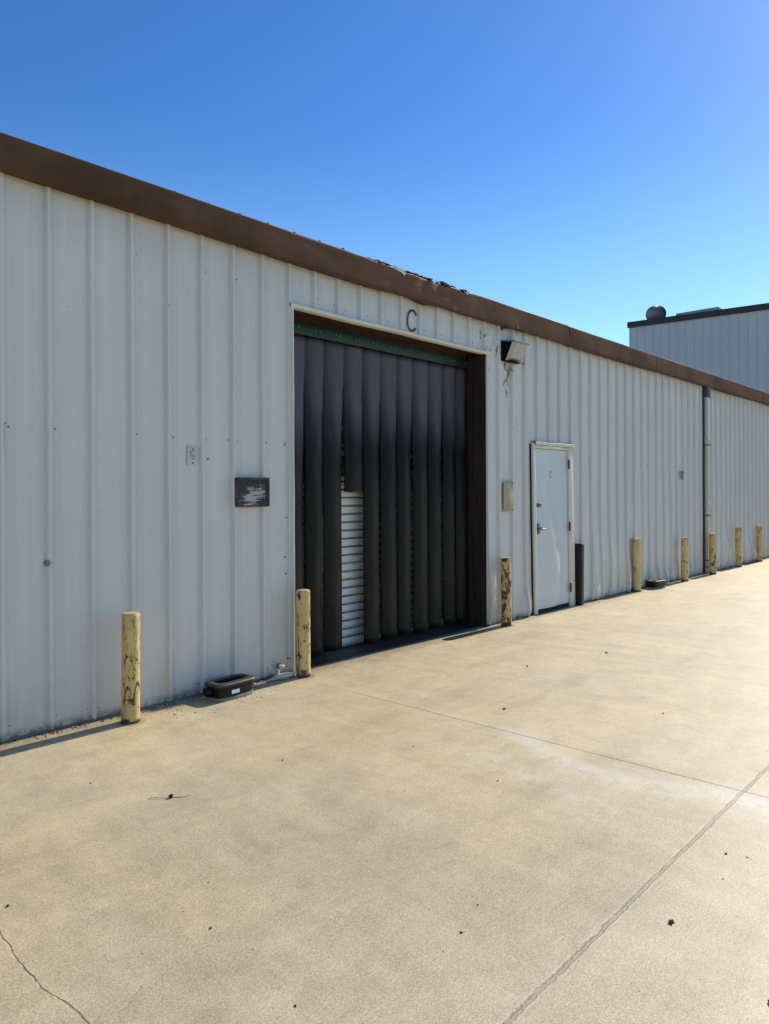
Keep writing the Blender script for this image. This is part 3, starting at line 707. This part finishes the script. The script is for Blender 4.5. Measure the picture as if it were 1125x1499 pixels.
# ------------------------------------------------------------------ bait boxes
def stad(hx, hy, z, n=32, p=3.2, c=(0, 0)):
    out = []
    for i in range(n):
        t = 2*math.pi*i/n; ct, st_ = math.cos(t), math.sin(t)
        out.append((c[0]+hx*math.copysign(abs(ct)**(2/p), ct), c[1]+hy*math.copysign(abs(st_)**(2/p), st_), z))
    return out
def loft(mb, loops, mi=0, cap0=True, cap1=True):
    n = len(loops[0]); base = len(mb.v); vs = [p for l in loops for p in l]
    fs = [(k*n+i, k*n+(i+1) % n, (k+1)*n+(i+1) % n, (k+1)*n+i) for k in range(len(loops)-1) for i in range(n)]
    if cap0: fs.append(tuple(range(n))[::-1])
    if cap1: fs.append(tuple((len(loops)-1)*n+i for i in range(n)))
    mb.add(vs, fs, mi)
def bait_box(loc, rz, label, sticker=True):
    root = empty('bait_box', loc, rz, label=label, cat='bait box', group='black bait boxes at the foot of the wall')
    mb = MB(); loft(mb, [stad(.176, .101, 0), stad(.178, .102, .008), stad(.177, .101, .022), stad(.172, .098, .026)]); mb.build('base_slab', M['paver'], root, ang=50)
    mb = MB(); loft(mb, [stad(.160, .092, .027, p=5), stad(.166, .096, .05, p=5), stad(.172, .100, .108, p=5), stad(.178, .105, .111, p=5)], cap1=False)
    bd = mb.build('body', M['black'], root, ang=40)
    mb = MB(); loft(mb, [stad(.1785, .1055, .1105, p=5), stad(.180, .107, .114, p=5), stad(.180, .107, .124, p=5), stad(.174, .101, .132, p=5), stad(.166, .093, .134, p=5), stad(.132, .052, .134, p=4), stad(.126, .047, .129, p=4)], cap0=False, cap1=False)
    mb.build('rim', M['rim'], root, ang=40)
    mb = MB(); loft(mb, [stad(.1262, .0472, .1292, p=4), stad(.116, .040, .075, p=4)], cap0=False); mb.build('recess', M['black'], root, ang=40, fixn=False)
    mb = MB(); mb.tube((-.165, .03, .07), (-.200, .035, .068), .042, 14, r2=.036); mb.build('entry', M['black'], root, ang=40)
    if sticker:
        mb = MB(); mb.box(-.065, .005, -.1036, -.1012, .048, .078); mb.build('sticker', M['label'], bd, smooth=False)
    return root
bait_box((3.485, 4.86, 0), R(3), 'black plastic bait box with white sticker left of the bay').scale = (1.10, 1.05, 1.0)
bait_box((12.10, 4.90, 0), R(-8), 'black bait box beyond the door, between two distant bollards', False)

# ------------------------------------------------------------------ signs
NB = empty('notice_card', (3.272, W-.004, 1.918), label='small off-white notice card with star and fine print', cat='notice')
mb = MB(); mb.box(-.049, .049, -.006, -.0005, -.077, .077, bev=.0015); cardo = mb.build('card', M['notice'], NB, ang=40)
mb = MB()
cx, cz = .002, .053
pts = [(cx+(.013 if i % 2 == 0 else .006)*math.sin(i*math.pi/5)*1.2, -.0072, cz+(.013 if i % 2 == 0 else .006)*math.cos(i*math.pi/5)) for i in range(10)]
mb.add(pts, [tuple(range(10))])
r = random.Random(2)
for z, a, b in ((.038, -.02, .02), (.031, -.030, -.006), (.024, -.030, -.006), (.013, -.028, -.012), (.006, -.028, .004), (-.001, -.026, .025), (-.008, -.018, .02), (-.022, -.012, .018), (-.026, -.005, .014)):
    x = a
    while x < b:
        w_ = r.uniform(.003, .008); mb.box(x, min(b, x+w_), -.0072, -.0062, z, z+.0035); x += w_+.0015
mb.build('print', M['ink'], cardo, smooth=False)
mb = MB(); mb.tube((.0, -.006, -.056), (.0, -.011, -.056), .0065, 12); mb.build('screw', M['screw'], NB)
WBd = empty('weathered_board', (3.830, W-.031, 1.626), label='weathered dark board with streaked peeling white paint', cat='board')
mb = MB(); rows = []
for j in range(13):
    z = -.122+.244*j/12; rows.append([(x+.003*noise.noise(Vector((0, z*30, x))), -.022-.004*noise.noise(Vector((x*15, z*40, 0))), z+.004*noise.noise(Vector((x*12, 5, z)))) for x in [-.170+.34*i/20 for i in range(21)]])
mb.grid(rows); mb.box(-.168, .168, -.018, -.001, -.120, .120); mb.build('plank', M['board'], WBd, ang=40, fixn=False)
mb = MB(); mb.box(-.172, -.152, -.032, -.0235, -.120, .120).box(-.172, .172, -.0325, -.0240, .108, .126).box(.155, .172, -.032, -.0235, -.118, .106); mb.build('edge_strip', M['board'], WBd, smooth=False)
for x, z in ((-.13, -.10), (0, -.105), (.14, -.09)):
    mb = MB(); mb.tube((x, -.022, z), (x, -.031, z), .006, 8); mb.build('nail', M['steel'], WBd)
YP = empty('yellowed_plaque', (7.800, W-.034, 1.560), label='yellowed plaque with illegible faded text right of the bay', cat='plaque')
mb = MB(); mb.box(-.105, .110, -.005, 0, -.188, .188, bev=.002); pl = mb.build('plate', M['yellow_plaque'], YP, ang=40)
mb = MB()
for z, a, b in ((.165, -.07, .07), (.09, -.07, .06), (.082, -.06, .05), (.055, -.055, .045), (.03, -.03, .03), (-.05, -.03, .03), (-.095, -.07, .06), (-.105, -.06, .05), (-.13, -.07, .065), (-.165, -.075, .07)): mb.box(a, b, -.0062, -.0052, z, z+.007)
mb.build('print', M['fade_ink'], pl, smooth=False)
for z in (.168, -.165):
    mb = MB(); mb.tube((.093, -.005, z), (.093, -.010, z), .008, 10); mb.build('screw', M['screw'], YP)
ST = empty('sticker', (7.455, W-.008, 3.11), label='tiny pale blue sticker high beside the bay trim', cat='sticker')
mb = MB(); mb.box(-.024, .024, -.002, 0, -.019, .019); s1 = mb.build('backing', M['label'], ST, smooth=False)
mb = MB(); mb.box(-.004, .004, -.0035, -.0022, -.012, .012); mb.build('mark', M['ink'], s1, smooth=False)
TB = empty('wall_bracket', (13.63, W-.034, 1.915), label='small grey metal bracket screwed to the wall before the drainpipe', cat='bracket')
mb = MB(); mb.box(-.035, .035, -.012, 0, -.085, .075, bev=.003); mb.build('plate', M['steel'], TB, ang=40)
mb = MB(); mb.tube((.01, -.012, .05), (.01, -.03, .05), .012, 8); mb.build('bolt', M['screw'], TB)

# ------------------------------------------------------------------ wall lamp
LP = empty('wall_lamp', (7.70, W, 3.25), label='black wall-pack lamp with prismatic glass above rust streaks', cat='lamp')
Wd = .34
def prism(mb, poly, x0, x1):
    n = len(poly); vs = [(x0, y, z) for y, z in poly]+[(x1, y, z) for y, z in poly]
    mb.add(vs, [(i, (i+1) % n, n+(i+1) % n, n+i) for i in range(n)]+[tuple(range(n))[::-1], tuple(range(n, 2*n))])
mb = MB(); prism(mb, [(-.005, 0), (-.005, .245), (-.165, .225), (-.060, .0)], 0, Wd); mb.build('housing', M['housing'], LP, smooth=False)
mb = MB(); prism(mb, [(-.004, .246), (-.008, .262), (-.205, .232), (-.205, .214), (-.17, .220)], -.006, Wd+.006); mb.build('brow', M['brow'], LP, smooth=False)
mb = MB()
A = [(.012, -.163, .219), (Wd-.012, -.163, .219), (Wd-.012, -.064, .006), (.012, -.064, .006)]
B = [(.045, -.200, .212), (Wd-.03, -.200, .212), (Wd-.05, -.130, .030), (.045, -.130, .030)]
mb.add(A+B, [(4, 5, 6, 7), (0, 1, 5, 4), (1, 2, 6, 5), (2, 3, 7, 6), (3, 0, 4, 7)]); mb.build('lens', M['lamp_glass'], LP, smooth=False)
mb = MB(); mb.box(.05, Wd-.06, -.125, -.045, -.014, .0, bev=.003); mb.build('latch', M['housing'], LP)
AR = empty('conduit_stub', (7.712, W, 3.655), label='short steel conduit stub sticking out of the wall above the lamp', cat='conduit')
mb = MB(); mb.tube((0, .01, 0), (.006, -.235, -.018), .011, 12); mb.build('rod', M['steel'], AR)
mb = MB(); mb.tube((0, 0, 0), (0, -.012, 0), .030, 14); mb.build('flange', M['steel'], AR)
mb = MB(); mb.tube((.0055, -.215, -.017), (.0062, -.245, -.019), .017, 12); mb.build('end_cap', M['steel'], AR)

# ------------------------------------------------------------------ drainpipe
DP = empty('drainpipe', (14.90, W-.062, 0), label='off-white rectangular drainpipe with dark top down the warehouse wall', cat='drainpipe')
mb = MB(); mb.box(-.075, .075, -.026, .026, .30, 3.46, bev=.008); mb.build('pipe', M['pipe'], DP, ang=50)
mb = MB(); mb.box(-.085, .085, -.034, .030, 3.462, 3.70, bev=.006); mb.build('outlet', M['pipe_dark'], DP, ang=50)
mb = MB(); mb.box(-.080, .080, -.031, .030, .02, .296, bev=.010); mb.build('foot', M['pipe'], DP, ang=50)
for z in (2.52, 1.14, .26, .13):
    mb = MB(); mb.box(-.083, .083, -.0375, .030, z-.010, z+.012); mb.build('strap', M['pipe_dark'] if z > .2 else M['rust'], DP, smooth=False)
for z in (2.60, 1.35):
    mb = MB(); mb.box(-.082, .082, -.034, .028, z-.04, z+.05, bev=.004); mb.build('collar', M['pipe'], DP)

# ------------------------------------------------------------------ wall foot bits
SG = empty('pipe_stub', (4.11, 5.03, .0), label='short cream pipe stub poking out beside the left bay edge', cat='pipe')
mb = MB(); mb.tube((0, .03, .11), (0, -.05, .10), .018, 12).tube((0, -.045, .10), (.03, -.05, .10), .016, 12).tube((0, 0, .10), (0, -.01, .03), .014, 10); mb.build('elbow', M['trim'], SG)
mb = MB(); mb.tube((0, -.012, .106), (0, -.026, .104), .027, 12); mb.build('collar', M['rust'], SG)
mb = MB(); blob(mb, (0, 0, .02), .085, 3, .28, 10, squash=(1.6, .6)); o = mb.build('concrete_chunk', M['trim'], ang=40); o.location = (4.12, 4.965, 0); tag(o, 'pale broken concrete chunk lying below the cream pipe stub', 'rubble')
mb = MB(); r = random.Random(11)
def wallfoot(x0, x1, n, y0=4.93, y1=5.04, s0=.004, s1=.014):
    for i in range(n):
        x = r.uniform(x0, x1)
        if OX0+.05 < x < OX1 and y1 > 5.0 and r.random() < .7: continue
        y = y1-(y1-y0)*abs(r.gauss(0, .5))
        s_ = r.uniform(s0, s1)*r.random()**.5; blob(mb, (x, y, s_*.3), s_, r.random()*50, .6, 5, squash=(r.uniform(.7, 1.6), 1))
wallfoot(3.65, 4.28, 90, 4.88, 5.03, .005, .018); wallfoot(1.5, 4.3, 110, 4.96, 5.05, .003, .010); wallfoot(9.7, 20, 260, s1=.018)
mb.build('gravel', M['rubble'], ang=60, kind='stuff', label='small stones and grit along the foot of the wall')
mb = MB(); r = random.Random(12)
wallfoot(1.5, 4.28, 330, 4.97, 5.05, .003, .009); wallfoot(2.8, 3.8, 140, 4.55, 4.95, .002, .006); wallfoot(9.7, 19, 250, 4.97, 5.045); wallfoot(4.5, 7.2, 120, 4.6, 5.2, .002, .006)
for i in range(60):   # dry stalks
    x = r.uniform(1.6, 4.3) if i % 2 else r.uniform(9.7, 13); y = r.uniform(4.85, 5.03); a = r.uniform(0, 6.3); l = r.uniform(.02, .07)
    mb.tube((x, y, .004), (x+l*math.cos(a), y+l*math.sin(a)*.5, .006+r.random()*.015), .0012, 4)
mb.build('debris', M['litter'], ang=60, kind='stuff', label='dark soil and dry litter gathered against the wall')

# stones on the slab
PB = [(2.75, 1.06, .0125, 'largest black stone, on the lower right slab beyond the rough joint'), (2.52, .66, .012, 'black stone at the lower right corner of the frame'),
      (3.43, 1.08, .006, None), (1.57, 2.32, .006, None), (1.12, 3.04, .0075, None), (2.17, 1.61, .0055, None), (1.91, 3.98, .006, None), (1.51, 1.77, .005, None),
      (3.56, 3.01, .005, None), (2.36, 1.67, .004, None), (3.46, 1.0, .004, None), (4.62, 3.02, .013, 'flat black chip on the slab past the chalky bloom'), (5.9, 3.6, .012, None), (2.85, 3.45, .006, None),
      (3.2, 1.02, .004, None), (5.3, 2.1, .008, None), (6.9, 3.3, .013, None), (3.45, 2.3, .005, None), (1.75, 2.6, .0035, None), (3.0, 2.6, .004, None)]
for i, (x, y, s_, lb) in enumerate(PB):
    mb = MB(); blob(mb, (0, 0, s_*.3), s_*.85, i*3.1, .65, 8, squash=(1.25, .85)); o = mb.build('stone', M['pebble'], ang=40); o.location = (x, y, 0); o.rotation_euler.z = i*1.1
    tag(o, lb or 'tiny black stone scattered on the open concrete', 'stone', 'small black stones scattered on the concrete')
TW = empty('twig', (2.10, 3.48, 0), label='thin dry twig with a black seed pod on the concrete', cat='twig')
mb = MB(); q = None; prev = Vector((-.09, .06, .004))
for t in range(1, 9):
    nx_ = Vector((-.09+.022*t, .06-.017*t+.006*math.sin(t*1.7), .004+.003*math.sin(t))); mb.tube(prev, nx_, .0013, 5); prev = nx_
mb.build('stem', M['litter'], TW)
mb = MB(); blob(mb, (.005, -.01, .008), .013, 5, .8, 8, squash=(1.2, .8)); mb.build('pod', M['pebble'], TW)
mb = MB()
for k, (x, y) in enumerate(((3.30, 3.82), (2.62, 3.03), (5.65, 4.15), (3.55, 2.68))):
    pass

# ------------------------------------------------------------------ far building
FX = 36.0
FB = empty('far_building', (FX, 4, 0), label='taller grey-blue ribbed metal building behind the warehouse', cat='building'); BASE[FB.name] = (FX, 4, 0)
y0, y1 = -8.0, 15.88
def ftop(y): return 10.236-(15.88-y)*.0281
mb = MB(); ys = []; y = y1
row0 = []; row1 = []
while y > y0:
    for dy, dx in ((0, 0), (-.018, -.035), (-.032, -.035), (-.05, 0), (-.20, -.0), (-.21, -.004), (-.24, -.004), (-.25, 0)):
        row0.append((FX+dx, y+dy, 0)); row1.append((FX+dx, y+dy, ftop(y+dy)-.2))
    y -= .4
mb.grid([row0, row1]); mb.box(FX+.01, FX+25, y0+.3, y1-.01, 0, 9.3); mb.box(FX-.002, FX+.3, y1-.03, y1+.02, 0, 10.02)
P(mb, 'wall', M['far_wall'], FB, smooth=False, fixn=False)
mb = MB(); a = ftop(y0); b = ftop(y1)
mb.add([(FX-.10, y0, a-.28), (FX-.10, y1+.08, b-.28), (FX-.10, y1+.08, b), (FX-.10, y0, a), (FX+.4, y0, a-.28), (FX+.4, y1+.08, b-.28), (FX+.4, y1+.08, b), (FX+.4, y0, a)], [(0, 1, 2, 3), (3, 2, 6, 7), (0, 4, 5, 1), (1, 5, 6, 2), (0, 3, 7, 4), (4, 7, 6, 5)])
mb2 = MB()
M['far_trim'] = simple('far_trim_paint', (.050, .030, .026), .6, .2, 3)
P(mb, 'eave_trim', M['far_trim'], FB, smooth=False)
mb = MB(); mb.add([(FX+.4, y0, a-.05), (FX+25, y0, a-.6), (FX+25, y1, b-.6), (FX+.4, y1, b-.05)], [(0, 1, 2, 3)]); P(mb, 'roof', M['far_trim'], FB, smooth=False)
VT = empty('turbine_vent', (FX+.9, 14.88, 10.10), label='dark finned turbine vent on the far building roof', cat='roof vent')
mb = MB(); nf = 30; vs = []
prof = [(.30, .16), (.40, .24), (.47, .38), (.50, .52), (.48, .68), (.40, .82), (.26, .92), (.08, .97)]
for k in range(nf):
    t0 = 2*math.pi*k/nf; rows = []
    for (rr, z) in prof: rows.append([(rr*math.cos(t0), rr*math.sin(t0), z), ((rr-.05)*math.cos(t0+.17), (rr-.05)*math.sin(t0+.17), z)])
    mb.grid(rows)
mb.lathe([(r_*.86, z) for r_, z in prof], 24)
mb.build('fins', M['vent'], VT, ang=30, fixn=False)
mb = MB(); mb.lathe([(.36, -.15), (.36, .10), (.33, .18)], 24); mb.build('collar', M['vent'], VT)
mb = MB(); mb.lathe([(.12, .965), (.10, .985), (.03, 1.02)], 16); mb.build('cap', M['vent'], VT)
SK = empty('skylight', (FX+.6, 12.7, 10.19), label='pale flat skylight panel on the far building roof', cat='skylight')
mb = MB(); mb.box(-.3, .5, -1.05, .95, .0, .17, bev=.02); mb.build('panel', M['skylight'], SK)
mb = MB(); mb.box(-.33, .53, -1.09, .99, -.06, .02, bev=.01); mb.build('curb', M['far_trim'], SK)
bpy.context.view_layer.update()
